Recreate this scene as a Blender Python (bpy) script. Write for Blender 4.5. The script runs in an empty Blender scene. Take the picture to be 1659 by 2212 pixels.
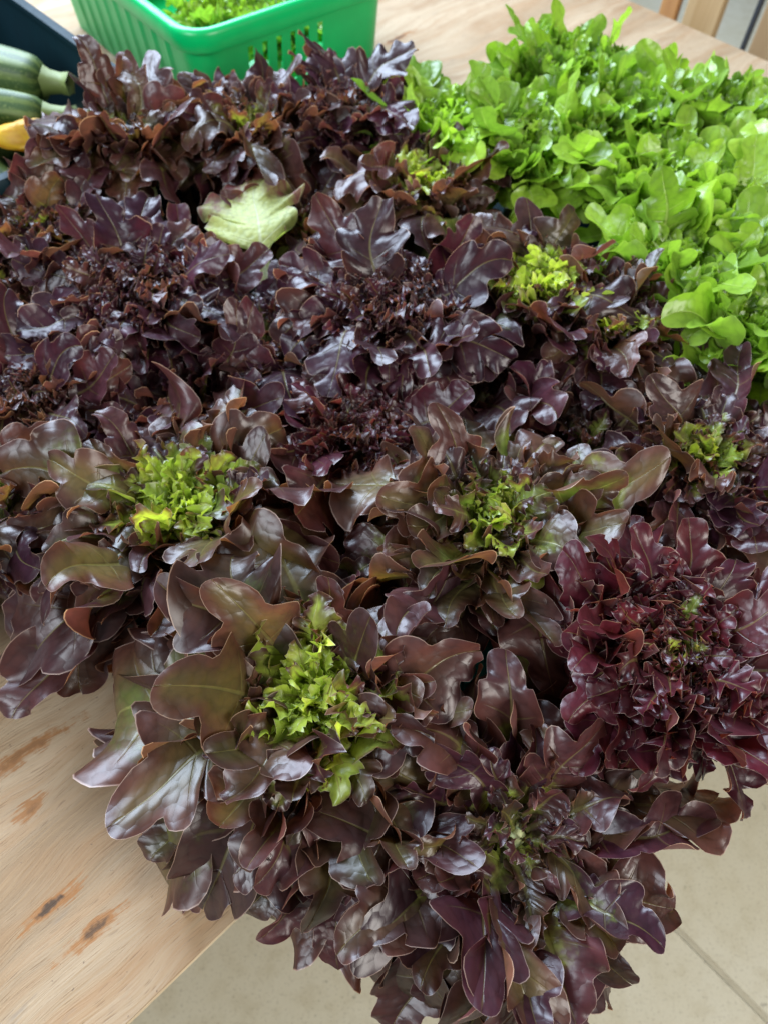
import bpy, math, random
import numpy as np
from mathutils import Matrix, Vector

# ------------------------------------------------------------------ camera, light, exposure
scene = bpy.context.scene
C = scene.collection
PW, PH, FPX = 1659.0, 2212.0, 1600.0          # photo frame used for measuring, focal length in those pixels
PITCH, ROLL, CAMZ = math.radians(57), math.radians(2.5), 0.85
fwd = Vector((0, math.cos(PITCH), -math.sin(PITCH)))
up0 = Vector((0, math.sin(PITCH), math.cos(PITCH)))
rt0 = Vector((1, 0, 0))
rt = rt0 * math.cos(ROLL) + up0 * math.sin(ROLL)
up = up0 * math.cos(ROLL) - rt0 * math.sin(ROLL)
cd = bpy.data.cameras.new('camera'); cam = bpy.data.objects.new('camera', cd); C.objects.link(cam)
cam.matrix_world = Matrix(((rt.x, up.x, -fwd.x, 0), (rt.y, up.y, -fwd.y, 0), (rt.z, up.z, -fwd.z, CAMZ), (0, 0, 0, 1)))
cd.sensor_fit = 'VERTICAL'; cd.sensor_height = 36.0; cd.lens = 36.0 * FPX / PH
cd.clip_start = 0.02; cd.clip_end = 60
cd.dof.use_dof = True; cd.dof.focus_distance = 0.66; cd.dof.aperture_fstop = 5.6
scene.camera = cam

world = bpy.data.worlds.new('World'); scene.world = world; world.use_nodes = True
wb = world.node_tree.nodes['Background']; wb.inputs[0].default_value = (0.80, 0.90, 1.0, 1); wb.inputs[1].default_value = 0.11

def area(name, loc, target, sx, sy, watts, col):
    l = bpy.data.lights.new(name, 'AREA'); l.shape = 'RECTANGLE'; l.size = sx; l.size_y = sy; l.energy = watts; l.color = col
    o = bpy.data.objects.new(name, l); C.objects.link(o); o.location = loc
    o.rotation_euler = (Vector(target) - Vector(loc)).to_track_quat('-Z', 'Y').to_euler()
area('window_light', (-1.5, 2.9, 2.3), (0, 0.5, 0.2), 3.0, 2.3, 440, (0.66, 0.80, 1.0))
area('door_light', (2.5, -1.3, 1.9), (0.1, 0.4, 0.0), 1.6, 1.5, 110, (1.0, 0.96, 0.90))
area('near_window_light', (-2.0, -1.2, 1.9), (0.0, 0.3, 0.0), 1.6, 1.4, 85, (0.84, 0.92, 1.0))

scene.view_settings.view_transform = 'Standard'; scene.view_settings.look = 'None'
scene.view_settings.gamma = 1; scene.view_settings.exposure = 0.0
scene.render.engine = 'CYCLES'
scene.cycles.max_bounces = 5; scene.cycles.transmission_bounces = 4; scene.cycles.diffuse_bounces = 3; scene.cycles.glossy_bounces = 2

# ------------------------------------------------------------------ frames of reference
TH = math.radians(45.3)
E1 = Vector((math.cos(TH), math.sin(TH), 0)); E2 = Vector((-math.sin(TH), math.cos(TH), 0))
A0 = Vector((-0.2205, -0.0328, 0))            # a point on the table's front edge (table top is z = 0)
FLOOR = -0.8
def W(s, t, z=0.0): return A0 + E1 * s + E2 * t + Vector((0, 0, z))
def pix(px, py, z):                            # where the view ray through a photo point meets height z
    d = fwd + rt * ((px - PW / 2) / FPX) - up * ((py - PH / 2) / FPX)
    k = (z - CAMZ) / d.z
    return Vector((0, 0, CAMZ)) + d * k

# ------------------------------------------------------------------ material helpers
class NT:
    def __init__(s, name):
        s.m = bpy.data.materials.new(name); s.m.use_nodes = True
        s.t = s.m.node_tree; s.t.nodes.clear()
        s.out = s.t.nodes.new('ShaderNodeOutputMaterial')
    def n(s, ty, **kw):
        nd = s.t.nodes.new(ty)
        for k, v in kw.items(): setattr(nd, k, v)
        return nd
    def put(s, sock, v):
        if hasattr(v, 'is_linked') or hasattr(v, 'links'): s.t.links.new(v, sock)
        elif isinstance(v, tuple) and len(v) == 3 and sock.type == 'RGBA': sock.default_value = (*v, 1)
        else: sock.default_value = v
    def math(s, op, a, b=0.0, c=None, clamp=False):
        nd = s.n('ShaderNodeMath', operation=op, use_clamp=clamp); s.put(nd.inputs[0], a); s.put(nd.inputs[1], b)
        if c is not None: s.put(nd.inputs[2], c)
        return nd.outputs[0]
    def step(s, x, lo, hi):
        nd = s.n('ShaderNodeMapRange', interpolation_type='SMOOTHSTEP'); s.put(nd.inputs[0], x); s.put(nd.inputs[1], lo); s.put(nd.inputs[2], hi)
        return nd.outputs[0]
    def mix(s, f, a, b, mode='MIX'):
        nd = s.n('ShaderNodeMix', data_type='RGBA', blend_type=mode); s.put(nd.inputs[0], f); s.put(nd.inputs[6], a); s.put(nd.inputs[7], b)
        return nd.outputs[2]
    def noise(s, vec, scale, detail=3, rough=0.55, dist=0.0, dim='3D'):
        nd = s.n('ShaderNodeTexNoise', noise_dimensions=dim); s.put(nd.inputs['Vector'], vec); nd.inputs['Scale'].default_value = scale
        nd.inputs['Detail'].default_value = detail; nd.inputs['Roughness'].default_value = rough; nd.inputs['Distortion'].default_value = dist
        return nd.outputs[0]
    def mapping(s, vec, sc=(1, 1, 1), loc=(0, 0, 0), rot=(0, 0, 0)):
        nd = s.n('ShaderNodeMapping'); s.put(nd.inputs[0], vec); nd.inputs[1].default_value = loc; nd.inputs[2].default_value = rot; nd.inputs[3].default_value = sc
        return nd.outputs[0]
    def attr(s, name): return s.n('ShaderNodeAttribute', attribute_name=name).outputs['Fac']
    def objc(s): return s.n('ShaderNodeTexCoord').outputs['Object']
    def bump(s, h, strength, dist, normal=None):
        nd = s.n('ShaderNodeBump'); s.put(nd.inputs['Height'], h); nd.inputs['Strength'].default_value = strength; nd.inputs['Distance'].default_value = dist
        if normal is not None: s.put(nd.inputs['Normal'], normal)
        return nd.outputs[0]
    def bsdf(s, col, rough, normal=None, **kw):
        nd = s.n('ShaderNodeBsdfPrincipled'); s.put(nd.inputs['Base Color'], col); s.put(nd.inputs['Roughness'], rough)
        if normal is not None: s.put(nd.inputs['Normal'], normal)
        for k, v in kw.items(): s.put(nd.inputs[k.replace('_', ' ')], v)
        return nd.outputs[0]
    def done(s, sh): s.t.links.new(sh, s.out.inputs[0]); return s.m

def leaf_material(name, green_a, green_b, red_a, red_b, vein, rim, back_mul, back_add, trans_gain, rough=0.30, trans=0.30, rimw=0.976):
    """leaf blade: obj.color = (redness, which green, which red)"""
    N = NT(name)
    oi = N.n('ShaderNodeObjectInfo'); sep = N.n('ShaderNodeSeparateColor'); N.t.links.new(oi.outputs['Color'], sep.inputs[0])
    red, gsel, rsel, rnd = sep.outputs[0], sep.outputs[1], sep.outputs[2], oi.outputs['Random']
    uvn = N.n('ShaderNodeUVMap', uv_map='flat').outputs[0]
    off = N.n('ShaderNodeCombineXYZ'); N.put(off.inputs[0], N.math('MULTIPLY', rnd, 9.0)); N.put(off.inputs[1], N.math('MULTIPLY', rnd, 23.0))
    vec = N.n('ShaderNodeVectorMath', operation='ADD'); N.put(vec.inputs[0], uvn); N.put(vec.inputs[1], off.outputs[0]); vec = vec.outputs[0]
    y, e, vp = N.attr('along'), N.attr('edge'), N.attr('vein')
    sx = N.n('ShaderNodeSeparateXYZ'); N.put(sx.inputs[0], uvn); ax = N.math('ABSOLUTE', sx.outputs[0])
    n1 = N.noise(vec, 30, 4, 0.68, dim='2D'); n3 = N.noise(vec, 8, 1, 0.5, dim='2D')
    g = N.math('MULTIPLY_ADD', y, 0.68, N.math('MULTIPLY', e, 0.20))
    g = N.math('ADD', g, N.math('MULTIPLY_ADD', n1, 0.8, -0.4))
    g = N.math('ADD', g, N.math('SUBTRACT', red, 0.70))
    mask = N.step(g, 0.34, 0.68)
    green = N.mix(gsel, green_a, green_b)
    green = N.mix(N.step(y, 0.0, 0.35), N.mix(0.4, green, (0.50, 0.54, 0.24)), green)
    redc = N.mix(N.math('ADD', rsel, N.math('MULTIPLY_ADD', n3, 1.0, -0.5), clamp=True), red_a, red_b)
    olive = N.math('MULTIPLY', N.math('SUBTRACT', 1.0, N.step(N.math('ADD', rsel, n3), 0.35, 0.95)), N.math('SUBTRACT', 1.0, N.step(e, 0.2, 0.9)))
    redc = N.mix(N.math('MULTIPLY', olive, 0.30), redc, green_b)
    redc = N.mix(oi.outputs['Alpha'], (0.075, 0.008, 0.014), redc)
    redc = N.mix(N.step(n1, 0.35, 0.75), redc, N.mix(1.0, redc, (1.5, 1.4, 1.25), 'MULTIPLY'))
    col = N.mix(mask, green, redc)
    col = N.mix(1.0, col, N.mix(rnd, (0.62, 0.66, 0.66), (1.35, 1.25, 1.2)), 'MULTIPLY')
    ribw = N.math('MULTIPLY_ADD', N.math('SUBTRACT', 1.0, y, clamp=True), 0.0042, 0.0003)
    rib = N.math('SUBTRACT', 1.0, N.step(N.math('DIVIDE', ax, ribw), 0.3, 1.0))
    fr = N.math('ABSOLUTE', N.math('SUBTRACT', vp, N.math('ROUND', vp)))
    sw = N.math('MULTIPLY_ADD', N.math('SUBTRACT', 1.0, e, clamp=True), 0.022, 0.004)
    side = N.math('SUBTRACT', 1.0, N.step(fr, N.math('MULTIPLY', sw, 0.2), sw))
    side = N.math('MULTIPLY', side, N.math('SUBTRACT', 1.0, N.step(e, 0.35, 0.85)))
    vo = N.n('ShaderNodeTexVoronoi', feature='F1', voronoi_dimensions='2D'); vo.inputs['Scale'].default_value = 170; N.put(vo.inputs['Vector'], vec)
    vsq = N.math('MULTIPLY', vo.outputs[0], vo.outputs[0])
    col = N.mix(N.math('MULTIPLY', N.step(vo.outputs[0], 0.35, 0.75), 0.4), col, N.mix(1.0, col, (0.55, 0.6, 0.6), 'MULTIPLY'))
    vv = N.math('MULTIPLY', N.math('MAXIMUM', N.math('MULTIPLY', rib, 0.7), N.math('MULTIPLY', side, 0.34)), N.math('MULTIPLY_ADD', mask, -0.62, 1.0))
    col = N.mix(vv, col, vein)
    col = N.mix(N.math('MULTIPLY', N.step(e, rimw, 1.0), 0.75), col, rim)
    geo = N.n('ShaderNodeNewGeometry').outputs['Backfacing']        # the real underside is paler and duller
    under = N.mix(1.0, N.mix(1.0, col, back_mul, 'MULTIPLY'), back_add, 'ADD')
    col = N.mix(geo, col, under)
    h = N.math('SUBTRACT', N.math('MULTIPLY', N.noise(vec, 80, 1, 0.6, dim='2D'), 1.6), N.math('MULTIPLY', vsq, 0.42))
    h = N.math('SUBTRACT', h, N.math('MULTIPLY', N.math('MAXIMUM', rib, side), 0.35))
    nrm = N.bump(h, 0.52, 0.0022)
    ro = N.math('MULTIPLY_ADD', geo, 0.14, N.math('MULTIPLY_ADD', n1, 0.2, rough - 0.1))
    p = N.bsdf(col, ro, nrm, IOR=1.62)
    tr = N.n('ShaderNodeBsdfTranslucent'); N.put(tr.inputs[0], N.mix(1.0, col, N.mix(mask, (1.5, 1.65, 0.7), trans_gain), 'MULTIPLY')); N.put(tr.inputs[1], nrm)
    mx = N.n('ShaderNodeMixShader'); mx.inputs[0].default_value = trans; N.put(mx.inputs[1], p); N.put(mx.inputs[2], tr.outputs[0])
    return N.done(mx.outputs[0])

M_RED = leaf_material('red_leaf', (0.42, 0.53, 0.07), (0.12, 0.15, 0.03), (0.072, 0.032, 0.024), (0.040, 0.010, 0.023),
                      (0.34, 0.32, 0.09), (0.55, 0.40, 0.33), (1.4, 1.35, 1.2), (0.020, 0.014, 0.007), (2.3, 1.6, 0.8), trans=0.26, rough=0.36)
M_GREEN = leaf_material('green_leaf', (0.30, 0.47, 0.045), (0.16, 0.30, 0.025), (0.2, 0.3, 0.03), (0.2, 0.3, 0.03),
                        (0.42, 0.52, 0.14), (0.38, 0.52, 0.10), (1.1, 1.1, 1.2), (0.03, 0.04, 0.015), (1.9, 1.8, 0.9), rough=0.34, trans=0.28)

M_PALE = leaf_material('pale_leaf', (0.30, 0.37, 0.09), (0.40, 0.44, 0.18), (0.10, 0.04, 0.04), (0.12, 0.03, 0.04), (0.48, 0.50, 0.30), (0.42, 0.42, 0.28), (1.0, 1.0, 1.0), (.02, .02, .01), (1.5, 1.2, .9), trans=.25, rough=.55)

def plywood():
    N = NT('plywood_face'); o = N.objc()
    wob = N.noise(N.mapping(o, (3, 6, 3)), 1.0, 2); wv = N.n('ShaderNodeCombineXYZ'); N.put(wv.inputs[1], N.math('MULTIPLY_ADD', wob, 0.10, -0.05))
    ad = N.n('ShaderNodeVectorMath', operation='ADD'); N.put(ad.inputs[0], o); N.put(ad.inputs[1], wv.outputs[0]); o2 = ad.outputs[0]
    broad = N.noise(N.mapping(o2, (1.6, 9, 1)), 1.0, 4, 0.6); band = N.noise(N.mapping(o2, (3.5, 46, 1)), 1.0, 5, 0.62)
    fine = N.noise(N.mapping(o2, (16, 420, 1)), 1.0, 3, 0.6); pore = N.noise(N.mapping(o2, (45, 700, 1)), 1.0, 1, 0.5)
    col = N.mix(N.step(broad, 0.30, 0.72), (0.47, 0.35, 0.225), (0.27, 0.18, 0.10))
    col = N.mix(N.math('MULTIPLY', N.step(band, 0.42, 0.72), 0.7), col, (0.33, 0.185, 0.085))
    col = N.mix(N.math('MULTIPLY', N.step(fine, 0.44, 0.7), 0.6), col, (0.36, 0.24, 0.13))
    col = N.mix(N.math('MULTIPLY', N.step(pore, 0.64, 0.74), 0.5), col, (0.16, 0.095, 0.05))
    blot = N.noise(N.mapping(o2, (6, 16, 1), (3, 1, 0)), 1.0, 3, 0.6)
    col = N.mix(N.math('MULTIPLY', N.step(blot, 0.50, 0.72), 0.65), col, (0.28, 0.16, 0.075))
    grey = N.noise(N.mapping(o2, (14, 40, 1), (7, 2, 0)), 1.0, 3, 0.6)
    col = N.mix(N.math('MULTIPLY', N.step(grey, 0.64, 0.78), 0.5), col, (0.20, 0.165, 0.13))
    spk = N.noise(o, 160, 2, 0.5); col = N.mix(N.math('MULTIPLY', N.step(spk, 0.71, 0.76), 0.7), col, (0.13, 0.09, 0.06))
    wn = N.noise(o, 60, 3, 0.6)
    for (s, t, ls, lt, dark) in ((-0.004, 0.1325, 0.040, 0.0085, 0.9), (0.016, 0.0795, 0.034, 0.0095, 0.75), (0.05, 0.285, 0.07, 0.010, 0.25),
                                 (0.03, 0.228, 0.02, 0.009, 0.3), (-0.30, 0.30, 0.05, 0.012, 0.8), (1.62, 0.72, 0.05, 0.014, 0.8), (1.5, 1.2, 0.06, 0.012, 0.8)):
        d = N.n('ShaderNodeVectorMath', operation='LENGTH'); N.put(d.inputs[0], N.mapping(o2, (1 / ls, 1 / lt, 0), (-s / ls, -t / lt, 0)))
        dd = N.math('ADD', d.outputs['Value'], N.math('MULTIPLY_ADD', wn, 2.2, -1.1))
        fd = N.math('ADD', dd, N.math('MULTIPLY_ADD', fine, 2.4, -1.2))
        col = N.mix(N.math('MULTIPLY', N.math('SUBTRACT', 1.0, N.step(fd, 0.55, 1.15)), 0.85), col, (0.30, 0.125, 0.035))
        col = N.mix(N.math('MULTIPLY', N.math('SUBTRACT', 1.0, N.step(dd, 0.12, 0.55)), dark), col, (0.055, 0.035, 0.022))
    h = N.math('ADD', N.math('MULTIPLY', fine, 0.7), N.math('MULTIPLY', pore, -0.5))
    return N.done(N.bsdf(col, 0.62, N.bump(h, 0.8, 0.0018), IOR=1.4))
M_PLY = plywood()
def edgewood(name, a, b):
    N = NT(name); o = N.objc(); n = N.noise(N.mapping(o, (12, 200, 300)), 1.0, 3); k = N.noise(o, 40, 3)
    c = N.mix(N.step(n, .35, .7), a, b); c = N.mix(N.math('MULTIPLY', N.step(k, .6, .75), .5), c, (0.25, 0.16, 0.09))
    return N.done(N.bsdf(c, 0.7, N.bump(n, 0.4, 0.001)))
M_EDGE1 = edgewood('ply_long_grain', (0.72, 0.60, 0.42), (0.60, 0.46, 0.29)); M_EDGE2 = edgewood('ply_end_grain', (0.55, 0.40, 0.24), (0.42, 0.28, 0.15))
def timber(name, a, b):
    N = NT(name); o = N.objc(); n = N.noise(N.mapping(o, (22, 22, 1.4)), 1.0, 4, 0.6, 0.4); f = N.noise(N.mapping(o, (160, 160, 5)), 1.0, 2)
    c = N.mix(N.step(n, .3, .7), a, b); return N.done(N.bsdf(c, 0.6, N.bump(f, 0.3, 0.001)))
M_TIM = timber('timber', (0.52, 0.36, 0.19), (0.40, 0.25, 0.11)); M_TIM2 = timber('orange_timber', (0.50, 0.25, 0.09), (0.38, 0.17, 0.06)); M_TIM3 = timber('brown_board', (0.40, 0.27, 0.15), (0.31, 0.20, 0.10))

def concrete():
    N = NT('concrete_floor'); o = N.objc()
    a = N.noise(o, 2.2, 4, 0.6); b = N.noise(o, 26, 4, 0.65); c = N.noise(o, 170, 3, 0.6); p = N.noise(o, 48, 2, 0.5)
    col = N.mix(N.step(a, .3, .72), (0.52, 0.47, 0.335), (0.58, 0.54, 0.42))
    col = N.mix(N.math('MULTIPLY', N.step(b, .42, .75), .4), col, (0.40, 0.34, 0.21))
    col = N.mix(N.math('MULTIPLY', N.step(c, .52, .75), .45), col, (0.24, 0.20, 0.135))
    col = N.mix(N.math('MULTIPLY', N.step(p, .70, .78), .5), col, (0.16, 0.145, 0.11))
    return N.done(N.bsdf(col, 0.55, N.bump(N.math('ADD', b, c), 0.12, 0.002)))
M_FLOOR = concrete()
def plain(name, col, rough=0.4, var=0.12, **kw):
    N = NT(name); o = N.objc(); n = N.noise(o, 30, 4, 0.6); c = N.mix(N.step(n, .3, .75), col, tuple(x * (1 - var) for x in col))
    return N.done(N.bsdf(c, N.math('MULTIPLY_ADD', n, 0.2, rough - 0.1), N.bump(N.noise(o, 220, 2), 0.06, 0.001), **kw))
M_TEAL = plain('teal_plastic', (0.012, 0.22, 0.20), 0.34); M_NAVY = plain('dark_blue_plastic', (0.005, 0.022, 0.030), 0.55, 0.12, IOR=1.25)
M_GREENP = plain('green_plastic', (0.0, 0.50, 0.13), 0.33, 0.08, Subsurface_Weight=0.0)
M_JOINT = plain('joint_filler', (0.44, 0.395, 0.285), 0.7); M_STALK = plain('stalk', (0.16, 0.20, 0.05), 0.6); M_STEM = plain('stem', (0.55, 0.60, 0.30), 0.5)
M_WALL = plain('grey_panel', (0.46, 0.49, 0.56), 0.6); M_DARK = plain('dark_metal', (0.035, 0.04, 0.05), 0.4)
def water():
    N = NT('water_drop'); return N.done(N.bsdf((1.0, 1.0, 1.0), 0.02, None, IOR=1.33, Transmission_Weight=1.0))
M_WATER = water()
def courgette_mat():
    N = NT('courgette_skin'); o = N.objc(); a = N.attr('around')
    n = N.noise(N.mapping(o, (14, 60, 60)), 1.0, 4, 0.65); st = N.math('ADD', N.math('MULTIPLY', N.math('SINE', N.math('MULTIPLY', a, 62.83)), 0.5), N.math('MULTIPLY_ADD', n, 1.7, -0.85))
    f = N.noise(o, 230, 2); c = N.mix(N.step(st, -0.25, 0.35), (0.035, 0.075, 0.014), (0.10, 0.15, 0.03)); c = N.mix(N.math('MULTIPLY', N.step(f, .55, .7), .4), c, (0.26, 0.32, 0.10))
    return N.done(N.bsdf(c, 0.5, N.bump(n, 0.2, 0.001)))
M_COUR = courgette_mat()
def petal_mat():
    N = NT('flower_petal'); o = N.objc(); n = N.noise(N.mapping(o, (10, 90, 90)), 1.0, 3); c = N.mix(N.step(n, .35, .7), (0.80, 0.52, 0.03), (0.70, 0.36, 0.02))
    p = N.bsdf(c, 0.5); tr = N.n('ShaderNodeBsdfTranslucent'); N.put(tr.inputs[0], c); mx = N.n('ShaderNodeMixShader'); mx.inputs[0].default_value = .35
    N.put(mx.inputs[1], p); N.put(mx.inputs[2], tr.outputs[0]); return N.done(mx.outputs[0])
M_PETAL = petal_mat()

# ------------------------------------------------------------------ object helpers
def mesh(name, V, F, mat, smooth=False):
    me = bpy.data.meshes.new(name); me.from_pydata([tuple(v) for v in V], [], F); me.materials.append(mat)
    if smooth: me.polygons.foreach_set('use_smooth', [True] * len(me.polygons))
    me.update(); return me
def link(name, data, parent=None, mw=None):
    o = bpy.data.objects.new(name, data); C.objects.link(o)
    if parent: o.parent = parent
    if mw is not None: o.matrix_local = mw
    return o
def tag(o, label=None, cat=None, group=None, kind=None):
    for k, v in (('label', label), ('category', cat), ('group', group), ('kind', kind)):
        if v: o[k] = v
    return o
def box(x0, x1, y0, y1, z0, z1, bev=0.0):
    b = bev
    if b <= 0:
        V = [(x, y, z) for z in (z0, z1) for y in (y0, y1) for x in (x0, x1)]
        return V, [(0, 2, 3, 1), (4, 5, 7, 6), (0, 1, 5, 4), (2, 6, 7, 3), (0, 4, 6, 2), (1, 3, 7, 5)]
    V = []; F = []
    for z, i in ((z0, b), (z0 + b, 0), (z1 - b, 0), (z1, b)):
        for (x, y) in ((x0 + i + (b if i == 0 else 0), y0 + i), (x1 - i - (b if i == 0 else 0), y0 + i), (x1 - i, y0 + i + (b if i == 0 else 0)), (x1 - i, y1 - i - (b if i == 0 else 0)),
                       (x1 - i - (b if i == 0 else 0), y1 - i), (x0 + i + (b if i == 0 else 0), y1 - i), (x0 + i, y1 - i - (b if i == 0 else 0)), (x0 + i, y0 + i + (b if i == 0 else 0))):
            V.append((x, y, z))
    for k in range(3):
        for j in range(8): F.append((k * 8 + j, k * 8 + (j + 1) % 8, k * 8 + 8 + (j + 1) % 8, k * 8 + 8 + j))
    F.append(tuple(range(7, -1, -1))); F.append(tuple(range(24, 32)))
    return V, F
FRAME = Matrix.Rotation(TH, 4, 'Z')
def empty(name, loc, rz=0.0):
    o = bpy.data.objects.new(name, None); C.objects.link(o); o.location = loc; o.rotation_euler = (0, 0, rz); o.empty_display_size = 0.05; return o

# ------------------------------------------------------------------ setting: floor, joint, far panel
V, F = [(-8, -8, FLOOR), (8, -8, FLOOR), (8, 12, FLOOR), (-8, 12, FLOOR)], [(0, 1, 2, 3)]
tag(link('floor', mesh('floor', V, F, M_FLOOR)), kind='structure')
c = W(0.695, 0, FLOOR + 0.004)
V = [tuple(c + E1 * a + E2 * b) for a, b in ((-.0045, -3), (.0045, -3), (.0045, 6), (-.0045, 6))]
tag(link('floor_joint', mesh('floor_joint', V, [(0, 1, 2, 3)], M_JOINT)), kind='structure')

# ------------------------------------------------------------------ plywood table
tbl = tag(empty('plywood_table', W(0, 0, FLOOR), TH), 'worn plywood work table carrying the crates of lettuce', 'table')
S0, S1, T0, T1 = -0.75, 2.08, 0.0, 2.3
lay = [0.0, -0.0030, -0.0065, -0.0105, -0.0145, -0.0180]
rr = random.Random(3)
for i in range(5):
    ins = (0.0, 0.0007, 0.0002, 0.0009, 0.0003)[i]
    V, F = box(S0 + ins, S1 - ins, T0 + ins, T1 - ins, lay[i + 1] - FLOOR, lay[i] - FLOOR - (0.0001 if i else 0), 0.0006)
    link('tabletop' if i == 0 else 'ply', mesh('ply', V, F, M_PLY if i == 0 else (M_EDGE2 if i % 2 else M_EDGE1)), tbl)
top_under = lay[5] - FLOOR
for (s, t) in ((S0 + .10, .14), (S1 - .16, .14), (S0 + .10, T1 - .2), (S1 - .16, T1 - .2)):
    V, F = box(s, s + .07, t, t + .07, 0, top_under - .0005, .003); link('leg', mesh('leg', V, F, M_TIM), tbl)
for t in (.15, T1 - .19):
    V, F = box(S0 + .175, S1 - .165, t, t + .04, top_under - .10, top_under - .0005, .003); link('apron', mesh('apron', V, F, M_TIM), tbl)

# ------------------------------------------------------------------ plastic crates
def rrect(lx, ly, r, stepl, off=0.0, nc=6):
    """closed loop of a rounded rectangle: (x, y, side index or -1, running index on the side)"""
    P = []
    hx, hy = lx / 2, ly / 2
    sides = [((-hx + r, -hy), (hx - r, -hy), (0, -1)), ((hx, -hy + r), (hx, hy - r), (1, 0)), ((hx - r, hy), (-hx + r, hy), (0, 1)), ((-hx, hy - r), (-hx, -hy + r), (-1, 0))]
    cen = [(hx - r, -hy + r, -90), (hx - r, hy - r, 0), (-hx + r, hy - r, 90), (-hx + r, -hy + r, 180)]
    for k, (a, b, n) in enumerate(sides):
        L = math.dist(a, b); m = max(2, int(round(L / stepl)))
        for i in range(m + 1):
            f = i / m; P.append((a[0] + (b[0] - a[0]) * f + n[0] * off, a[1] + (b[1] - a[1]) * f + n[1] * off, k, i, m))
        cx, cy, a0 = cen[k]
        for i in range(1, nc):
            an = math.radians(a0 + 90 * i / nc); P.append((cx + (r + off) * math.cos(an), cy + (r + off) * math.sin(an), -1, i, nc))
    return P
def crate(name, label, cat, loc, rz, lx, ly, hz, mat, group=None, slots=((0, 1, 2, 3), 0.3, 0.72), ribs=(), draft=0.012, rim_h=0.028, rim_o=0.010, rad=0.04):
    root = tag(empty(name, loc, rz), label, cat, group)
    st = 0.0065
    lv = [0.0, 0.14, slots[1], slots[2], 0.86, 1.0]
    loops = []
    for f in lv:
        P = rrect(lx, ly, rad, st, draft * f); q = []
        for (x, y, k, i, m) in P:
            dx = dy = 0.0
            if k in ribs and 8 < i < m - 8 and f > .1 and f < .95 and (i // 2) % 4 == 0:
                d = .004; dx, dy = ((0, -d), (d, 0), (0, d), (-d, 0))[k]
            q.append((x + dx, y + dy, hz * f))
        loops.append(q)
    P = rrect(lx, ly, rad, st); n = len(P); V = [v for l in loops for v in l]; F = []
    for j in range(len(lv) - 1):
        for i in range(n):
            k, ii, m = P[i][2], P[i][3], P[i][4]
            if j == 2 and k in slots[0] and ii < m and 8 < ii < m * .66 and ii % 5 < 2: continue
            F.append((j * n + i, j * n + (i + 1) % n, (j + 1) * n + (i + 1) % n, (j + 1) * n + i))
    w = link('wall', mesh('wall', V, F, mat, True), root); m = w.modifiers.new('thick', 'SOLIDIFY'); m.thickness = .0028; m.offset = -1
    e = w.modifiers.new('split', 'EDGE_SPLIT'); e.split_angle = math.radians(40)
    bl = rrect(lx, ly, rad, .05, -.003); V = [(p[0], p[1], z) for z in (.001, .005) for p in bl]; nb = len(bl)
    link('bottom', mesh('bottom', V, [tuple(range(nb - 1, -1, -1)), tuple(range(nb, 2 * nb))] + [(i, (i + 1) % nb, nb + (i + 1) % nb, nb + i) for i in range(nb)], mat), root)
    prof = [(-.0035, hz - .004), (draft + .001, hz - rim_h), (draft + rim_o - .002, hz - rim_h), (draft + rim_o, hz - rim_h + .003), (draft + rim_o + .001, hz - .005), (draft + rim_o - .003, hz + .0025), (draft + .002, hz + .004), (draft - .005, hz + .002), (draft - .0065, hz - .006)]
    prof = prof[1:]
    L = [[(p[0], p[1], z) for p in rrect(lx, ly, rad, .03, o)] for o, z in prof]; n = len(L[0]); V = [v for l in L for v in l]; F = []
    for j in range(len(L)):
        for i in range(n): F.append((j * n + i, j * n + (i + 1) % n, ((j + 1) % len(L)) * n + (i + 1) % n, ((j + 1) % len(L)) * n + i))
    r = link('rim', mesh('rim', V, F, mat, True), root); e = r.modifiers.new('split', 'EDGE_SPLIT'); e.split_angle = math.radians(50)
    return root
def cr(name, label, cat, s0, s1, t0, t1, hz, mat, group=None, **kw):
    return crate(name, label, cat, W((s0 + s1) / 2, (t0 + t1) / 2, 0.0008), TH, s1 - s0, t1 - t0, hz, mat, group, **kw)
RC = 0.09
cr('vegetable_crate', 'teal plastic crate overhanging the table edge, corner showing under red lettuce', 'crate', .25, .60, -.150, .43, 0.095, M_TEAL)
cr('vegetable_crate', 'dark plastic crate under the red lettuces next to the green lettuces', 'crate', .675, .985, -.10, .43, RC, M_NAVY, slots=((), .3, .72))
cr('vegetable_crate', 'dark plastic crate under red lettuces in front of the courgettes', 'crate', .40, .985, .46, .93, RC, M_NAVY, slots=((), .3, .72))
cr('vegetable_crate', 'dark plastic crate filled with bright green lettuces', 'crate', 1.015, 1.44, -.02, .74, RC, M_NAVY, slots=((), .3, .72))
cr('dark_blue_crate', 'dark blue plastic crate holding courgettes beside the green basket', 'crate', .30, .735, .97, 1.62, 0.20, M_NAVY, rim_o=.014, slots=((), .3, .72))
BK = crate('green_basket', 'bright green slotted plastic basket holding pale curly lettuce', 'basket', W(1.165, 1.425, .0008), TH - math.radians(4), .43, .60, .20, M_GREENP,
           slots=((0,), .28, .74), ribs=(3, 1), draft=.016, rim_h=.036, rim_o=.012, rad=.035)

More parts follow.
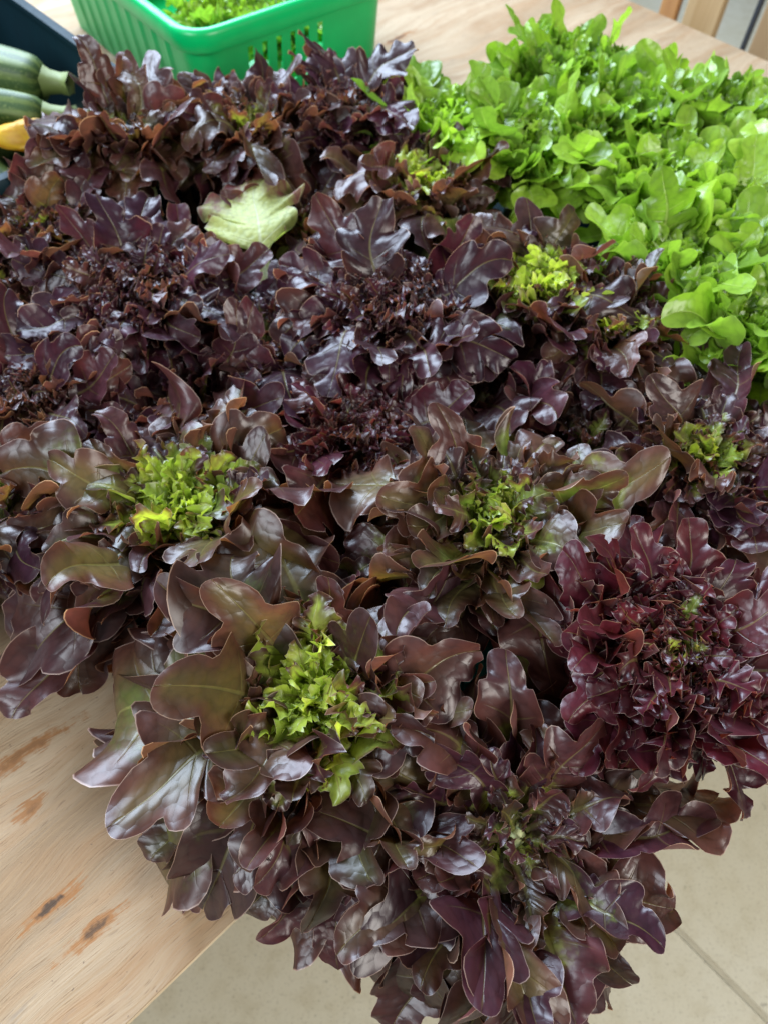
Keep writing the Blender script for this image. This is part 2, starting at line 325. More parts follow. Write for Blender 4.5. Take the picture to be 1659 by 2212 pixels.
# ------------------------------------------------------------------ lettuce leaves
def smooth_noise(rng, freq, n=3):
    a = [(rng.uniform(.6, 1.4) * freq * (1 + .75 * k), rng.uniform(0, 6.283), 1 / (1 + .8 * k)) for k in range(n)]
    return lambda t: sum(w * np.sin(f * t * 6.283 + p) for f, p, w in a) / 1.6
def catmull(P, per):
    P = np.array(P, float); Q = np.vstack([2 * P[0] - P[1], P, 2 * P[-1] - P[-2]]); out = []
    for i in range(1, len(Q) - 2):
        p0, p1, p2, p3 = Q[i - 1:i + 3]
        for k in range(per):
            u = k / per; out.append(.5 * (2 * p1 + (p2 - p0) * u + (2 * p0 - 5 * p1 + 4 * p2 - p3) * u * u + (3 * p1 - p0 - 3 * p2 + p3) * u ** 3))
    out.append(P[-1]); return np.array(out)
def leaf_mesh(name, rng, L, mat, w=.36, nl=2, depth=.45, pw=.05, phi0=75, phi1=0, bp=1.3, cup=.3, wave=.9, wfreq=2.6, frill=.10, ffreq=9, twist=.35, fold=.25, nt=52, nv=8, tooth=.004):
    def half(shape):
        c = [(0, pw, 0), (0, pw * .85, .12), (0, pw * 1.15, .26)]
        for k, (yc, ww, h, fs) in enumerate(shape):
            sx = ww * (1 - depth) * (.75 if k == 0 else 1)
            c += [(k + .5, max(pw * 1.3, sx), yc - h * .95), (k + .75, ww * .82, yc - h * .62 + fs * .5), (k + 1, ww, yc + fs), (k + 1.2, ww * .80, yc + h * .75 + fs)]
        wt = shape[-1][1]; k = len(shape)
        dt = depth * .8
        c += [(k + .5, wt * (1 - dt) * .85, .885), (k + .75, wt * (.60 - dt * .2), .955), (k + .88, wt * .40, 1.03), (k + .96, wt * .20, 1.065), (k + 1, 0, 1.07)]
        return c
    base = []
    for k in range(nl):
        yc = .42 + (.72 - .42) * (k / (nl - 1) if nl > 1 else .8); h = (.20 if nl == 1 else .235 / nl)
        base.append((yc + rng.uniform(-.02, .02), w * (.72 + .28 * (k + 1) / nl), h, rng.uniform(.04, .10)))
    curves = []
    for sd in range(2):
        sh = [(yc + rng.uniform(-.015, .015), ww * rng.uniform(.82, 1.15), h * rng.uniform(.9, 1.15), fs) for (yc, ww, h, fs) in base]
        c = half(sh); D = catmull(c, 14)
        seg = np.r_[0, np.cumsum(np.hypot(np.diff(D[:, 1]), np.diff(D[:, 2])) + .002)]; seg /= seg[-1]
        tt = np.linspace(0, 1, nt + 1); curves.append(np.stack([np.interp(tt, seg, D[:, j]) for j in range(3)], 1))
    tt = np.linspace(0, 1, nt + 1)
    vp = (curves[0][:, 0] + curves[1][:, 0]) / 2
    mx_ = (curves[0][:, 1] + curves[1][:, 1]) / 2; my_ = (curves[0][:, 2] + curves[1][:, 2]) / 2
    M = np.clip(my_ - .55 * mx_, 0, 1.0); M = np.maximum.accumulate(M + np.linspace(0, .02, nt + 1)); M = M / M[-1] * 1.0
    vs = np.array([0, .07, .24, .44, .62, .78, .90, .965, 1.0]) if nv == 8 else np.linspace(0, 1, nv + 1) ** .9
    # midrib curve
    ys = np.linspace(0, 1.15, 60); wob = smooth_noise(rng, .9, 2)
    ph = np.radians(phi0 + (phi1 - phi0) * np.clip(ys, 0, 1.1) ** bp) + .30 * wob(ys) * ys
    dy = ys[1] - ys[0]; pr = np.r_[0, np.cumsum(np.cos(ph[:-1]) * dy)]; pz = np.r_[0, np.cumsum(np.sin(ph[:-1]) * dy)]
    sw = smooth_noise(rng, .5, 2); pl = .06 * (sw(ys) - sw(np.zeros(1))[0]) * ys
    tw = twist * rng.uniform(-1, 1) * ys ** 1.5
    FO = rng.uniform(-.3, 1.0) * fold * 1.6
    def place(X, Y, ang_edge, nor_add):
        # X lateral, Y along (units of leaf length); ang_edge: curl at half width w
        k = ang_edge / w; fo = FO * np.clip(Y * 3 - .3, 0, 1); a = np.clip(k * np.abs(X), -2.7, 2.7); small = np.abs(k) < 1e-3; kk = np.where(small, 1, k)
        lat = np.where(small, np.abs(X), np.sin(a) / kk) * np.sign(X); nor = np.where(small, 0, (1 - np.cos(a)) / kk); cf, sf = np.cos(fo), np.sin(fo); al = np.abs(lat); lat = np.sign(lat) * (al * cf - nor * sf); nor = al * sf + nor * cf + nor_add
        Pr, Pz, Pl, Ph, Tw = (np.interp(Y, ys, q) for q in (pr, pz, pl, ph, tw))
        ct, stt = np.cos(Tw), np.sin(Tw); L_ = lat * ct - nor * stt; N_ = lat * stt + nor * ct
        return np.stack([Pr - N_ * np.sin(Ph), Pl + L_, Pz + N_ * np.cos(Ph)], -1) * L
    V = []; along = []; edge = []; vein = []; uv = []
    mid = place(np.zeros(nt + 1), M, np.zeros(nt + 1) + .001, np.zeros(nt + 1) - .004)
    V += list(mid); along += list(M); edge += [0.] * (nt + 1); vein += list(vp); uv += [(0, m) for m in M]
    F = []
    for sd, sg in enumerate((1, -1)):
        wv = smooth_noise(rng, wfreq, 2); fr = smooth_noise(rng, ffreq, 2); to = smooth_noise(rng, 26, 2); cu = cup * rng.uniform(.5, 1.5)
        O = curves[sd]; grow = np.clip(tt * 2.2 - .25, 0, 1)
        off = len(V)
        Ox = O[:, 1] * (1 + tooth * to(tt)); Oy = O[:, 2] + tooth * .4 * to(tt + .3) * (1 - tt)
        for v in vs[1:]:
            X = sg * Ox * v; Y = M + (Oy - M) * v
            ae = (cu + wave * wv(tt) * (.35 + .65 * v)) * (.25 + .75 * grow)
            na = frill * w * grow * v ** 2.4 * fr(tt) - .010 * math.exp(-v * 14)
            fade = np.clip((1 - tt) * 9, 0, 1)
            p = place(X, Y, ae * (.35 + .65 * fade), na * (.3 + .7 * fade))
            V += list(p); along += list(Y); edge += [v] * (nt + 1); vein += list(vp); uv += list(zip(X, Y))
        nvv = len(vs) - 1
        for j in range(nvv):
            for i in range(nt):
                a = (i if j == 0 else off + (j - 1) * (nt + 1) + i); b = a + 1; c_ = off + j * (nt + 1) + i; d = c_ + 1
                F.append((a, c_, d, b) if sg < 0 else (a, b, d, c_))
    # fleshy midrib under the blade
    m0 = len(V); ry = np.linspace(0, .9, 13); rw = pw * .85 * (1 - ry / .97) ** 1.1 + .004
    for u, hn in ((-1, 0.), (-.62, -.62), (0, -.95), (.62, -.62), (1, 0.)):
        p = place(rw * u, ry, np.zeros(13) + .2, hn * rw * .9 - .006); V += list(p); along += list(ry); edge += [0.] * 13; vein += [.5] * 13; uv += [(0.0, q) for q in ry]
    for j in range(4):
        for i in range(12): a = m0 + j * 13 + i; F.append((a, a + 13, a + 14, a + 1))
    V = np.array(V); q = V / L; ph3 = [rng.uniform(0, 6.28) for _ in range(6)]
    wgt = np.clip(np.array(along) * 1.4 - .2, 0, 1)[:, None] * L * .035
    V = V + wgt * np.stack([np.sin(q[:, 1] * 9 + ph3[0]) + np.sin(q[:, 2] * 7 + ph3[1]), np.sin(q[:, 0] * 8 + ph3[2]) * .7, np.sin(q[:, 1] * 11 + ph3[3]) + np.sin(q[:, 0] * 10 + ph3[4])], 1)
    me = mesh(name, V, F, mat, True)
    # make the blade's upper face the front
    N = np.zeros(len(F) * 3); me.polygons.foreach_get('normal', N)
    for nm, val in (('along', along), ('edge', edge), ('vein', vein)):
        at = me.attributes.new(nm, 'FLOAT', 'POINT'); at.data.foreach_set('value', np.array(val, dtype=np.float32))
    ul = me.uv_layers.new(name='flat'); li = np.zeros(len(me.loops), dtype=np.int32); me.loops.foreach_get('vertex_index', li)
    U = (np.array(uv) * L)[li]; ul.data.foreach_set('uv', U.astype(np.float32).ravel())
    vn = np.zeros(len(V) * 3); me.vertices.foreach_get('normal', vn)
    return me, V, vn.reshape(-1, 3), np.array(edge)
rng = random.Random(11)
def U(a, b): return rng.uniform(a, b)
POOL = {}
def pool(key, n, f): POOL[key] = [f() for _ in range(n)]
# broad, round lobed brown-red type
pool(('A', 'heart'), 24, lambda: leaf_mesh('heart_leaf', rng, U(.040, .060), M_RED, w=U(.20, .32), nl=3, depth=.48, pw=.065, phi0=U(76, 94), phi1=U(10, 85), cup=U(.0, .9), wave=U(1.1, 1.8), wfreq=U(2.2, 3.6), frill=U(.25, .5), ffreq=6.5, nt=42, nv=5, twist=1.2))
pool(('A', 'mid'), 34, lambda: leaf_mesh('mid_leaf', rng, U(.074, .102), M_RED, w=U(.21, .30), nl=rng.choice((2, 2, 3)), depth=U(.5, .66), pw=.05, phi0=U(66, 86), phi1=U(-60, 50), bp=U(1.0, 2.0), cup=U(-.8, 1.0), wave=U(1.0, 1.8), wfreq=U(1.4, 2.8), frill=U(.1, .28), ffreq=5.5, twist=1.1))
pool(('A', 'outer'), 36, lambda: leaf_mesh('outer_leaf', rng, U(.108, .145), M_RED, w=U(.19, .27), nl=rng.choice((2, 2, 3)), depth=U(.48, .66), pw=.045, phi0=U(56, 78), phi1=U(-80, 35), bp=U(1, 2.0), cup=U(-.9, .8), wave=U(.8, 1.6), wfreq=U(1.2, 2.2), frill=U(.06, .18), ffreq=5, twist=1.1))
pool(('A', 'skirt'), 20, lambda: leaf_mesh('skirt_leaf', rng, U(.125, .16), M_RED, w=U(.19, .27), nl=rng.choice((1, 2, 2, 3)), depth=U(.42, .6), pw=.045, phi0=U(42, 62), phi1=U(-95, -30), bp=U(.9, 1.5), cup=U(-.8, .5), wave=U(.6, 1.2), wfreq=U(1.2, 2.0), frill=U(.05, .14), ffreq=5, twist=.8))
# finely frilled purple type
pool(('B', 'heart'), 22, lambda: leaf_mesh('heart_leaf', rng, U(.046, .068), M_RED, w=U(.22, .33), nl=3, depth=.6, pw=.055, phi0=U(76, 92), phi1=U(10, 75), cup=U(.0, .7), wave=U(1.3, 2.1), wfreq=U(3.0, 4.6), frill=U(.4, .65), ffreq=10, nt=46, nv=5, twist=1.2))
pool(('B', 'mid'), 30, lambda: leaf_mesh('mid_leaf', rng, U(.075, .102), M_RED, w=U(.21, .29), nl=3, depth=U(.58, .7), pw=.045, phi0=U(70, 90), phi1=U(-40, 60), bp=U(1.1, 2), cup=U(-.5, .8), wave=U(1.0, 1.8), wfreq=U(2.0, 3.4), frill=U(.18, .36), ffreq=8, twist=1.1))
pool(('B', 'outer'), 28, lambda: leaf_mesh('outer_leaf', rng, U(.108, .142), M_RED, w=U(.19, .27), nl=rng.choice((2, 3, 3)), depth=U(.55, .66), pw=.042, phi0=U(56, 76), phi1=U(-70, 30), bp=U(1, 1.8), cup=U(-.6, .6), wave=U(.8, 1.5), wfreq=U(1.8, 2.8), frill=U(.1, .26), ffreq=7, twist=1.0))
POOL[('B', 'skirt')] = POOL[('B', 'outer')]
# round lobed green type
pool(('C', 'heart'), 18, lambda: leaf_mesh('heart_leaf', rng, U(.055, .08), M_GREEN, w=U(.22, .33), nl=3, depth=.55, pw=.055, phi0=U(76, 92), phi1=U(20, 75), cup=U(.1, .8), wave=U(1.0, 1.7), wfreq=U(3, 4.5), frill=U(.3, .5), ffreq=8, nt=40, nv=5, twist=1.0))
pool(('C', 'mid'), 28, lambda: leaf_mesh('mid_leaf', rng, U(.078, .105), M_GREEN, fold=.1, w=U(.20, .28), nl=3, depth=U(.55, .66), pw=.05, phi0=U(70, 90), phi1=U(-20, 70), bp=U(1.1, 2), cup=U(.1, 1.2), wave=U(.4, .9), wfreq=U(1.4, 2.4), frill=U(.06, .16), ffreq=5, twist=1.0))
pool(('C', 'outer'), 26, lambda: leaf_mesh('outer_leaf', rng, U(.108, .14), M_GREEN, fold=.1, w=U(.20, .27), nl=3, depth=U(.52, .64), pw=.045, phi0=U(58, 80), phi1=U(-45, 50), bp=U(1, 1.8), cup=U(-.3, 1.1), wave=U(.4, .8), wfreq=U(1.2, 2.2), frill=U(.05, .14), ffreq=5, twist=1.0))
POOL[('C', 'skirt')] = POOL[('C', 'outer')]

def stem_mesh():
    V = []; F = []; prof = [(.016, 0), (.019, .01), (.016, .05), (.010, .095), (.003, .11)]
    for r, z in prof:
        for i in range(10): a = i * .6283; V.append((r * math.cos(a), r * math.sin(a), z))
    for j in range(4):
        for i in range(10): F.append((j * 10 + i, j * 10 + (i + 1) % 10, j * 10 + 10 + (i + 1) % 10, j * 10 + 10 + i))
    F.append(tuple(range(9, -1, -1))); F.append(tuple(range(40, 50))); return mesh('stem', V, F, M_STEM, True)
STEM = stem_mesh()
def drop_unit():
    V = [(0, 0, 1)]; F = []
    for j, (r, z) in enumerate(((.55, .84), (.9, .45), (1, .05), (.85, -.25))):
        for i in range(8): a = i * .7854 + j * .39; V.append((r * math.cos(a), r * math.sin(a), z))
    for i in range(8): F.append((0, 1 + i, 1 + (i + 1) % 8))
    for j in range(3):
        for i in range(8): F.append((1 + j * 8 + i, 9 + j * 8 + i, 9 + j * 8 + (i + 1) % 8, 1 + j * 8 + (i + 1) % 8))
    F.append(tuple(range(32, 24, -1))); return np.array(V), F
DV, DF = drop_unit()

def lettuce(name, label, cat, group, loc, style, counts=(26, 20, 18, 8), scale=1.0, tilt=(0, 0), seed=0, heart=(.30, .0), reds=(.75, 1.0), purple=.2, spin=0.0, drops=16, skirt_dir=None, wide=1.0, green_sel=None, open_=0.0, hs=1.0, wine=0.0, sks=1.0):
    r = random.Random(seed * 77 + 5)
    root = tag(empty(name, loc), label, cat, group)
    root.rotation_euler = (tilt[1], tilt[0], spin * 0)
    d = max(0.0, loc[2] - .0065); link('stem', STEM, root, Matrix.Translation((0, 0, -d)) @ Matrix.Diagonal((scale, scale, (.085 * scale + d) / .11, 1)))
    n = sum(counts[:3]); i = 0; placed = []
    for cls, cnt in zip(('heart', 'mid', 'outer', 'skirt'), counts):
        P = POOL[(style, cls)]
        for k in range(cnt):
            f = min(1.0, i / n); i += 1
            if cls == 'skirt' and skirt_dir is not None: az = skirt_dir[0] + r.uniform(-1, 1) * skirt_dir[1]
            else: az = spin + i * 2.39996 + r.uniform(-.25, .25)
            me, V, VN, ED = r.choice(P)
            bz = (.070 - .055 * f ** .8); br = .003 + .013 * f
            if cls == 'heart': bz = .078 - .012 * k / cnt; br = .002 + .026 * (k / cnt)
            tl = r.uniform(-.26, .28) + open_ * f
            if cls == 'heart': tl += .70 * (k / cnt) ** .7 - .05
            if cls == 'mid': tl += .34 * (k / cnt) + .18
            sc = scale * r.uniform(.8, 1.22) * ((.58 + .52 * k / cnt) * hs if cls == 'heart' else .72 + .42 * k / cnt if cls == 'mid' else .86 + .3 * k / cnt if cls == 'outer' else r.uniform(.85, 1.1) * sks)
            M = Matrix.Rotation(az, 4, 'Z') @ Matrix.Translation((br * scale, 0, bz * scale)) @ Matrix.Rotation(tl, 4, 'Y') @ Matrix.Rotation(r.uniform(-.42, .42), 4, 'X') @ Matrix.Diagonal((sc, sc * r.choice((-1, 1)) if False else sc * r.uniform(.92, 1.15), sc, 1))
            o = link('leaf', me, root, M)
            if cls == 'heart': rd = heart[0] + .78 * (k / cnt) ** 1.0 + r.uniform(-.16, .25); gs = heart[1] + r.uniform(0, .3)
            elif cls == 'mid': rd = reds[0] + (reds[1] - reds[0]) * k / cnt + r.uniform(-.18, .15); gs = r.uniform(.35, .95)
            else: rd = reds[1] + r.uniform(-.22, .18); gs = r.uniform(.4, 1)
            if green_sel is not None: gs = min(1, max(0, green_sel + r.uniform(-.35, .35) + (.25 if cls == 'heart' else 0)))
            o.color = (rd, gs, min(1, max(0, purple + r.uniform(-.42, .42))), 1 - wine * r.uniform(.5, 1))
            placed.append((M, V, VN, ED))
    if drops:
        DVs = []; DFs = []; tries = 0; RM = root.rotation_euler.to_matrix()
        while drops and tries < 400:
            tries += 1; M, V, VN, ED = r.choice(placed[counts[0]:])
            j = r.randrange(len(V))
            if not (.2 < ED[j] < .95): continue
            nrm = (M.to_3x3().inverted().transposed() @ Vector(VN[j])).normalized()
            if (RM @ nrm).z < .45: continue
            p = M @ Vector(V[j]); s = r.choice((.0012, .0016, .0020, .0028)) * r.uniform(.8, 1.2)
            q = nrm.to_track_quat('Z', 'Y').to_matrix() @ Matrix.Diagonal((s, s * r.uniform(1, 1.4), s * .75)); q = np.array(q); b = len(DVs)
            DVs += list(DV @ q.T + np.array(p)); DFs += [tuple(b + x for x in f) for f in DF]; drops -= 1
        if DVs: tag(link('water_drops', mesh('water_drops', DVs, DFs, M_WATER, True), root), kind='stuff')
    return root

BZ = 0.0062
GR, GG = 'red oak leaf lettuces in the crates', 'green oak leaf lettuces in the crate'
def head(px, py, hz, label, style, **kw):
    """stand a head so that its heart shows where the photo has it"""
    tilt = kw.get('tilt', (0, 0)); s = kw.get('scale', 1.0); H = .130 * s
    p = pix(px, py, hz)
    ax = Matrix.Rotation(tilt[0], 3, 'Y') @ Matrix.Rotation(tilt[1], 3, 'X') @ Vector((0, 0, 1))
    base = p - ax * H
    return lettuce('red_lettuce' if style != 'C' else 'green_lettuce', label, 'lettuce', GR if style != 'C' else GG, base, style, **kw)

BIG = (30, 22, 22, 6)
head(380, 1040, .215, 'largest brown red lettuce with wide lime green heart, behind the corner head', 'A', seed=1, counts=(91, 71, 68, 45), scale=1.25, heart=(.06, .1), reds=(.26, .92), hs=1.2, skirt_dir=(math.radians(195), .8), sks=1.15)
head(660, 1480, .225, 'brown red lettuce with bright lime heart hanging over the crate corner above the table edge', 'A', seed=2, counts=(97, 71, 72, 55), scale=1.28, heart=(.06, .1), reds=(.28, .92), hs=1.15, tilt=(-.10, .12), skirt_dir=(math.radians(192), .8), sks=1.1)
head(1080, 1080, .245, 'bronze lettuce with tight olive and pink heart behind the coppery brown head', 'A', seed=3, counts=(91, 59, 57, 6), scale=1.12, heart=(.26, .3), reds=(.34, .84), hs=1.2, purple=.15, tilt=(0, .08))
head(1500, 1385, .235, 'dark crimson finely frilled lettuce overhanging the concrete floor', 'B', hs=1.25, wine=.8, seed=4, counts=(97, 67, 57, 18), scale=1.02, heart=(.62, 0), reds=(1.1, 1.2), purple=1.0, tilt=(.12, .12), skirt_dir=(math.radians(-50), 1.0))
head(1150, 1800, .20, 'coppery brown lettuce with big flat leaves and hidden heart hanging over crate front', 'A', seed=5, counts=(26, 40, 60, 30), scale=1.20, heart=(.85, .6), reds=(.88, 1.0), purple=.4, tilt=(.05, .16), skirt_dir=(math.radians(-80), .85), open_=.25)
head(770, 890, .185, 'sunken maroon frilly lettuce in the deep shade between taller heads', 'B', wine=.5, seed=6, counts=(80, 59, 46, 0), scale=1.03, heart=(.8, .6), reds=(1.15, 1.25), purple=.8)
head(285, 550, .225, 'dark purple frilly lettuce with closed dark heart beside the torn pale leaf', 'B', seed=7, counts=(91, 63, 53, 6), scale=1.21, heart=(.95, .8), reds=(1.2, 1.3), purple=.95)
head(850, 590, .24, 'wine purple frilly lettuce standing highest in the middle of the crates', 'B', seed=8, counts=(91, 67, 53, 6), scale=1.18, heart=(.9, .8), reds=(1.15, 1.25), purple=.9)
head(1180, 560, .235, 'greyish purple lettuce with yellow green heart next to the green lettuces', 'A', hs=1.2, seed=9, counts=(104, 59, 50, 6), scale=1.03, heart=(.02, 0), reds=(.75, 1.0), purple=.55)
head(1340, 650, .225, 'small purple brown lettuce with pale green speckled heart touching the green lettuces', 'A', hs=1.2, seed=10, counts=(97, 55, 46, 6), scale=0.99, heart=(.16, 0), reds=(.75, 1.0), purple=.45)
head(1560, 930, .225, 'mauve brown lettuce with pinkish green heart above the crimson frilled head', 'A', hs=1.2, seed=11, counts=(71, 59, 53, 12), scale=1.12, heart=(.38, .2), reds=(.8, 1.0), purple=.6, skirt_dir=(math.radians(-30), .9))
head(530, 190, .25, 'brown lettuce with loose broad leaves in front of the green basket', 'A', seed=12, counts=(28, 55, 57, 8), scale=1.19, heart=(.55, .5), reds=(.78, .95), purple=.35)
head(745, 165, .245, 'violet frilly lettuce standing below the slots of the green basket', 'B', seed=13, counts=(54, 59, 50, 2), scale=1.06, heart=(.9, .5), reds=(1.1, 1.2), purple=1.0)
head(925, 335, .22, 'brown lettuce with half hidden yellowish heart beside the first green lettuces', 'A', hs=1.25, seed=14, counts=(45, 55, 50, 6), scale=1.06, heart=(.15, 0), reds=(.74, .95), purple=.3)
head(45, 425, .215, 'olive and burgundy lettuce beside the yellow courgette flower', 'A', seed=31, counts=(41, 55, 46, 0), scale=0.99, heart=(.55, .5), reds=(.72, .95), purple=.45)
head(10, 800, .20, 'shaded deep purple lettuce behind the largest lime hearted head, at the crate side', 'B', seed=16, counts=(45, 59, 50, 6), scale=1.12, heart=(.9, .5), reds=(1.1, 1.2), purple=.7)
head(1290, 900, .175, 'low dark brown lettuce in shade between the bronze and mauve heads', 'A', seed=17, counts=(32, 55, 50, 0), scale=1.03, heart=(.6, .6), reds=(.85, 1.05), purple=.5)
head(560, 660, .175, 'dark purple brown lettuce in the gap under the torn pale leaf', 'A', seed=18, counts=(32, 55, 46, 0), scale=1.03, heart=(.7, .7), reds=(.95, 1.1), purple=.8)
head(660, 420, .18, 'dusky brown lettuce behind the torn pale leaf', 'A', seed=19, counts=(32, 52, 50, 0), scale=1.06, heart=(.6, .6), reds=(.9, 1.05), purple=.5)
head(262, 212, .25, 'brown lettuce with loose leaves between the courgettes and the green basket', 'A', seed=29, counts=(26, 55, 57, 0), scale=1.12, heart=(.55, .5), reds=(.8, .95), purple=.3)
head(-70, 1030, .195, 'brown lettuce at the crate side overlapped by the largest lime hearted head', 'A', seed=21, counts=(26, 52, 55, 15), scale=1.12, heart=(.5, .5), reds=(.8, .95), purple=.4, skirt_dir=(math.radians(200), 1.0))
head(720, 1240, .16, 'low brown lettuce filling the gap between the two lime hearted heads and the bronze one', 'A', seed=22, counts=(13, 44, 45, 0), scale=1.06, heart=(.7, .5), reds=(.85, 1.0), purple=.35)
head(810, 1660, .165, 'low dark lettuce in the black gap in front of the bronze head', 'A', seed=23, counts=(6, 34, 40, 14), scale=1.06, heart=(.8, .5), reds=(.9, 1.05), purple=.5, skirt_dir=(math.radians(-110), .8))
head(1060, 790, .165, 'low wine red lettuce in shade before the highest purple head', 'B', seed=24, counts=(13, 44, 42, 0), scale=1.06, heart=(.9, .5), reds=(1.0, 1.1), purple=.6)
head(400, 800, .165, 'low dark violet lettuce in the gap behind the largest lime hearted head', 'B', seed=25, counts=(13, 44, 45, 0), scale=1.10, heart=(.9, .5), reds=(1.0, 1.1), purple=.7)
head(-20, 540, .20, 'burgundy lettuce at the crate side next to the olive and burgundy one', 'A', seed=26, counts=(20, 44, 45, 7), scale=1.12, heart=(.8, .5), reds=(.9, 1.05), purple=.7, skirt_dir=(math.radians(190), 1.0))
GRN = [(960, 215, 'fresh green lettuce nearest the green basket', .3), (1235, 95, 'fresh green lettuce at the back of the crate with fine curled heart', .55), (1150, 260, 'bright green lettuce with folded shiny leaves beside the brown lettuce', .25),
       (1330, 190, 'dull green lettuce with dense curled heart, set among the other green heads', .6), (1580, 200, 'pale green lettuce at the crate side facing the far table edge', .3), (1450, 340, 'light green lettuce with tall upright leaf beside the greyish purple one', .15),
       (1640, 400, 'light green lettuce with broad glossy leaves', .15), (1500, 510, 'green lettuce with round spoon shaped lobes touching the small purple brown head', .3), (1690, 660, 'lime green lettuce at the front of the green crate beside the mauve head', .3)]
for k, (x, y, lb, gs) in enumerate(GRN):
    head(x, y, .225, lb, 'C', seed=40 + k, counts=(46, 59, 50, 7), scale=1.21, heart=(-1, 0), reds=(-1, -1), green_sel=gs, drops=3)

# torn pale leaf lying on the heads
def loose_leaf(name, label, me, base, tip_dir, up_dir, scale, color):
    x = Vector(tip_dir).normalized(); z = (Vector(up_dir) - x * Vector(up_dir).dot(x)).normalized(); y = z.cross(x)
    M = Matrix(((x.x, y.x, z.x, base[0]), (x.y, y.y, z.y, base[1]), (x.z, y.z, z.z, base[2]), (0, 0, 0, 1))) @ Matrix.Scale(scale, 4)
    o = link(name, me, None, M); o.color = color; return tag(o, label, 'leaf')
pl = leaf_mesh('pale_leaf', random.Random(5), .15, M_PALE, w=.44, nl=2, depth=.42, pw=.06, phi0=12, phi1=-30, cup=-.2, wave=.5, wfreq=2.0, frill=.22, ffreq=7, fold=.05, twist=.2, nt=90)[0]
b = pix(580, 610, .14); t = pix(530, 395, .200)
loose_leaf('pale_leaf', 'pale yellow green leaf with purple tip lying among dark purple lettuces', pl, b, t - b, (0, -.3, 1), 1.2, (.52, .3, .4, 1))

# ------------------------------------------------------------------ pale curly lettuce in the green basket
bp = pix(430, -10, .19)
lettuce('curly_lettuce', 'pale green curly lettuce lying in the ribbed end of the green basket', 'lettuce', 'curly lettuces in the green basket', W(1.095, 1.30, .0075), 'C', counts=(80, 60, 0, 0), scale=1.15, seed=90, heart=(-1, 0), reds=(-1, -1), green_sel=-.1, drops=0)
lettuce('curly_lettuce', 'curly green lettuce behind the slots of the green basket', 'lettuce', 'curly lettuces in the green basket', W(1.25, 1.26, .0075), 'C', counts=(30, 50, 0, 0), scale=1.0, seed=91, heart=(-1, 0), reds=(-1, -1), green_sel=.6, drops=0)

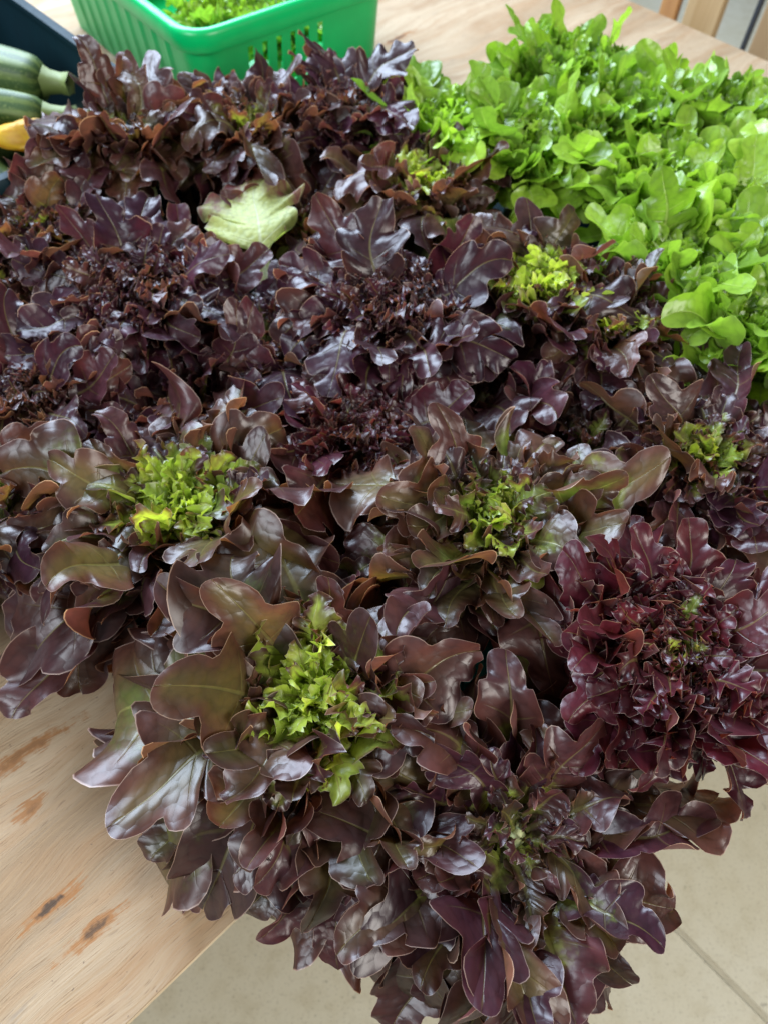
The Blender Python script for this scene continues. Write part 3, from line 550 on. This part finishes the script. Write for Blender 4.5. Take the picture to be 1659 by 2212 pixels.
# ------------------------------------------------------------------ courgettes
def courgette(label, p, yaw, L, R, flower, roll):
    root = tag(empty('courgette', p), label, 'courgette', 'courgettes in the dark blue crate'); root.rotation_euler = (0, 0, yaw)
    V = []; F = []; ar = []; n, m = 26, 30
    for j in range(n + 1):
        f = j / n; rr_ = R * (.82 + .18 * math.sin(f * 3.0 + .2)) * min(1, (1 - (max(0, .12 - f) / .12) ** 2) ** .5 if f < .12 else 1) * min(1, (1 - (max(0, f - .9) / .105) ** 2) ** .5 if f > .9 else 1)
        rr_ = max(rr_, R * .2)
        for i in range(m):
            a = i / m * 6.2832; q = rr_ * (1 + .045 * math.cos(5 * (a + roll))); V.append((f * L - L / 2, q * math.cos(a), R + q * math.sin(a) + .012 * math.sin(f * 3))); ar.append(i / m)
    for j in range(n):
        for i in range(m): F.append((j * m + i, (j + 1) * m + i, (j + 1) * m + (i + 1) % m, j * m + (i + 1) % m))
    F.append(tuple(range(m))); F.append(tuple(range((n + 1) * m - 1, n * m - 1, -1)))
    me = mesh('skin', V, F, M_COUR, True); at = me.attributes.new('around', 'FLOAT', 'POINT'); at.data.foreach_set('value', ar); link('body', me, root)
    if flower:
        rf = random.Random(7)
        for k in range(5):
            V = []; F = []; a0 = k * 1.2566
            for j in range(9):
                f = j / 8; rad = R * (.35 + .55 * math.sin(f * 2.4)) ; hw = (.5 + .35 * math.sin(f * 3.14)) * (1 - .6 * f ** 3)
                for i in range(7):
                    u = (i - 3) / 3; a = a0 + u * hw; q = rad * (1 + .10 * math.sin(i * 2 + j * .9 + k) * f); V.append((L / 2 - .004 + f * .085, q * math.cos(a), R + q * math.sin(a) * .7 + .008 * math.sin(a * 3 + f * 4) * f))
            for j in range(8):
                for i in range(6): F.append((j * 7 + i, j * 7 + i + 1, j * 7 + 8 + i, j * 7 + 7 + i))
            link('petal', mesh('petal', V, F, M_PETAL, True), root)
    else:
        V = []; F = []
        for j, (x, rr_) in enumerate(((0, .55), (.012, .42), (.03, .36), (.045, .40))):
            for i in range(10): a = i * .6283; q = R * rr_ * (1 + .12 * math.cos(5 * a)); V.append((L / 2 - .003 + x, q * math.cos(a), R + .003 + q * math.sin(a)))
        for j in range(3):
            for i in range(10): F.append((j * 10 + i, j * 10 + 10 + i, j * 10 + 10 + (i + 1) % 10, j * 10 + (i + 1) % 10))
        F.append(tuple(range(30, 40))); link('stalk', mesh('stalk', V, F, M_STALK, True), root)
    return root

# filler courgettes carry the ones that show
def cg(label, s, t, z, yaw, L, R, fl, roll): return courgette(label, W(s, t, z), yaw, L, R, fl, roll)
def cgtip(label, px, py, zc, yaw, L, R, fl, roll, over):
    tip = pix(px, py, zc); d = Vector((math.cos(yaw), math.sin(yaw), 0)); c = tip - d * (L / 2 + over); return courgette(label, (c.x, c.y, zc - R), yaw, L, R, fl, roll)
cgtip('dark striped courgette with cut stalk against the dark blue crate wall', 140, 185, .150, math.radians(-6), .24, .044, False, .2, .03)
cgtip('light striped courgette lying beside the dark striped one', 118, 252, .150, math.radians(2), .24, .034, False, .9, .01)
cgtip('courgette with yellow flower at its end', 92, 296, .165, math.radians(2), .16, .034, True, .4, .078)
cg('courgette on the bottom of the dark blue crate under the striped ones', .56, 1.26, .0065, math.radians(55), .30, .045, False, .1)
cg('lower courgette under the flowering one in the dark blue crate', .50, 1.20, .0065, math.radians(140), .24, .045, False, .3)

# ------------------------------------------------------------------ timber rack and panel beyond the table
rk = tag(empty('timber_rack', W(2.5, .9, FLOOR), TH), 'upright timber boards of a rack standing behind the table', 'rack')
for (t0, t1, m, h) in ((1.040, 1.094, M_TIM2, 1.0), (.904, 1.012, M_TIM, 1.0), (.45, .785, M_TIM3, 1.0)):
    V, F = box(0, .03, t0 - .9, t1 - .9, 0, h, .003); link('board', mesh('board', V, F, m), rk)
for z in (.06, .82):
    V, F = box(.0305, .07, -.45, .21, z, z + .06, .003); link('rail', mesh('rail', V, F, M_TIM), rk)
V, F = box(0.002, .02, .800 - .9, .812 - .9, 0, 1.0, .002); link('metal_post', mesh('metal_post', V, F, M_DARK), rk)
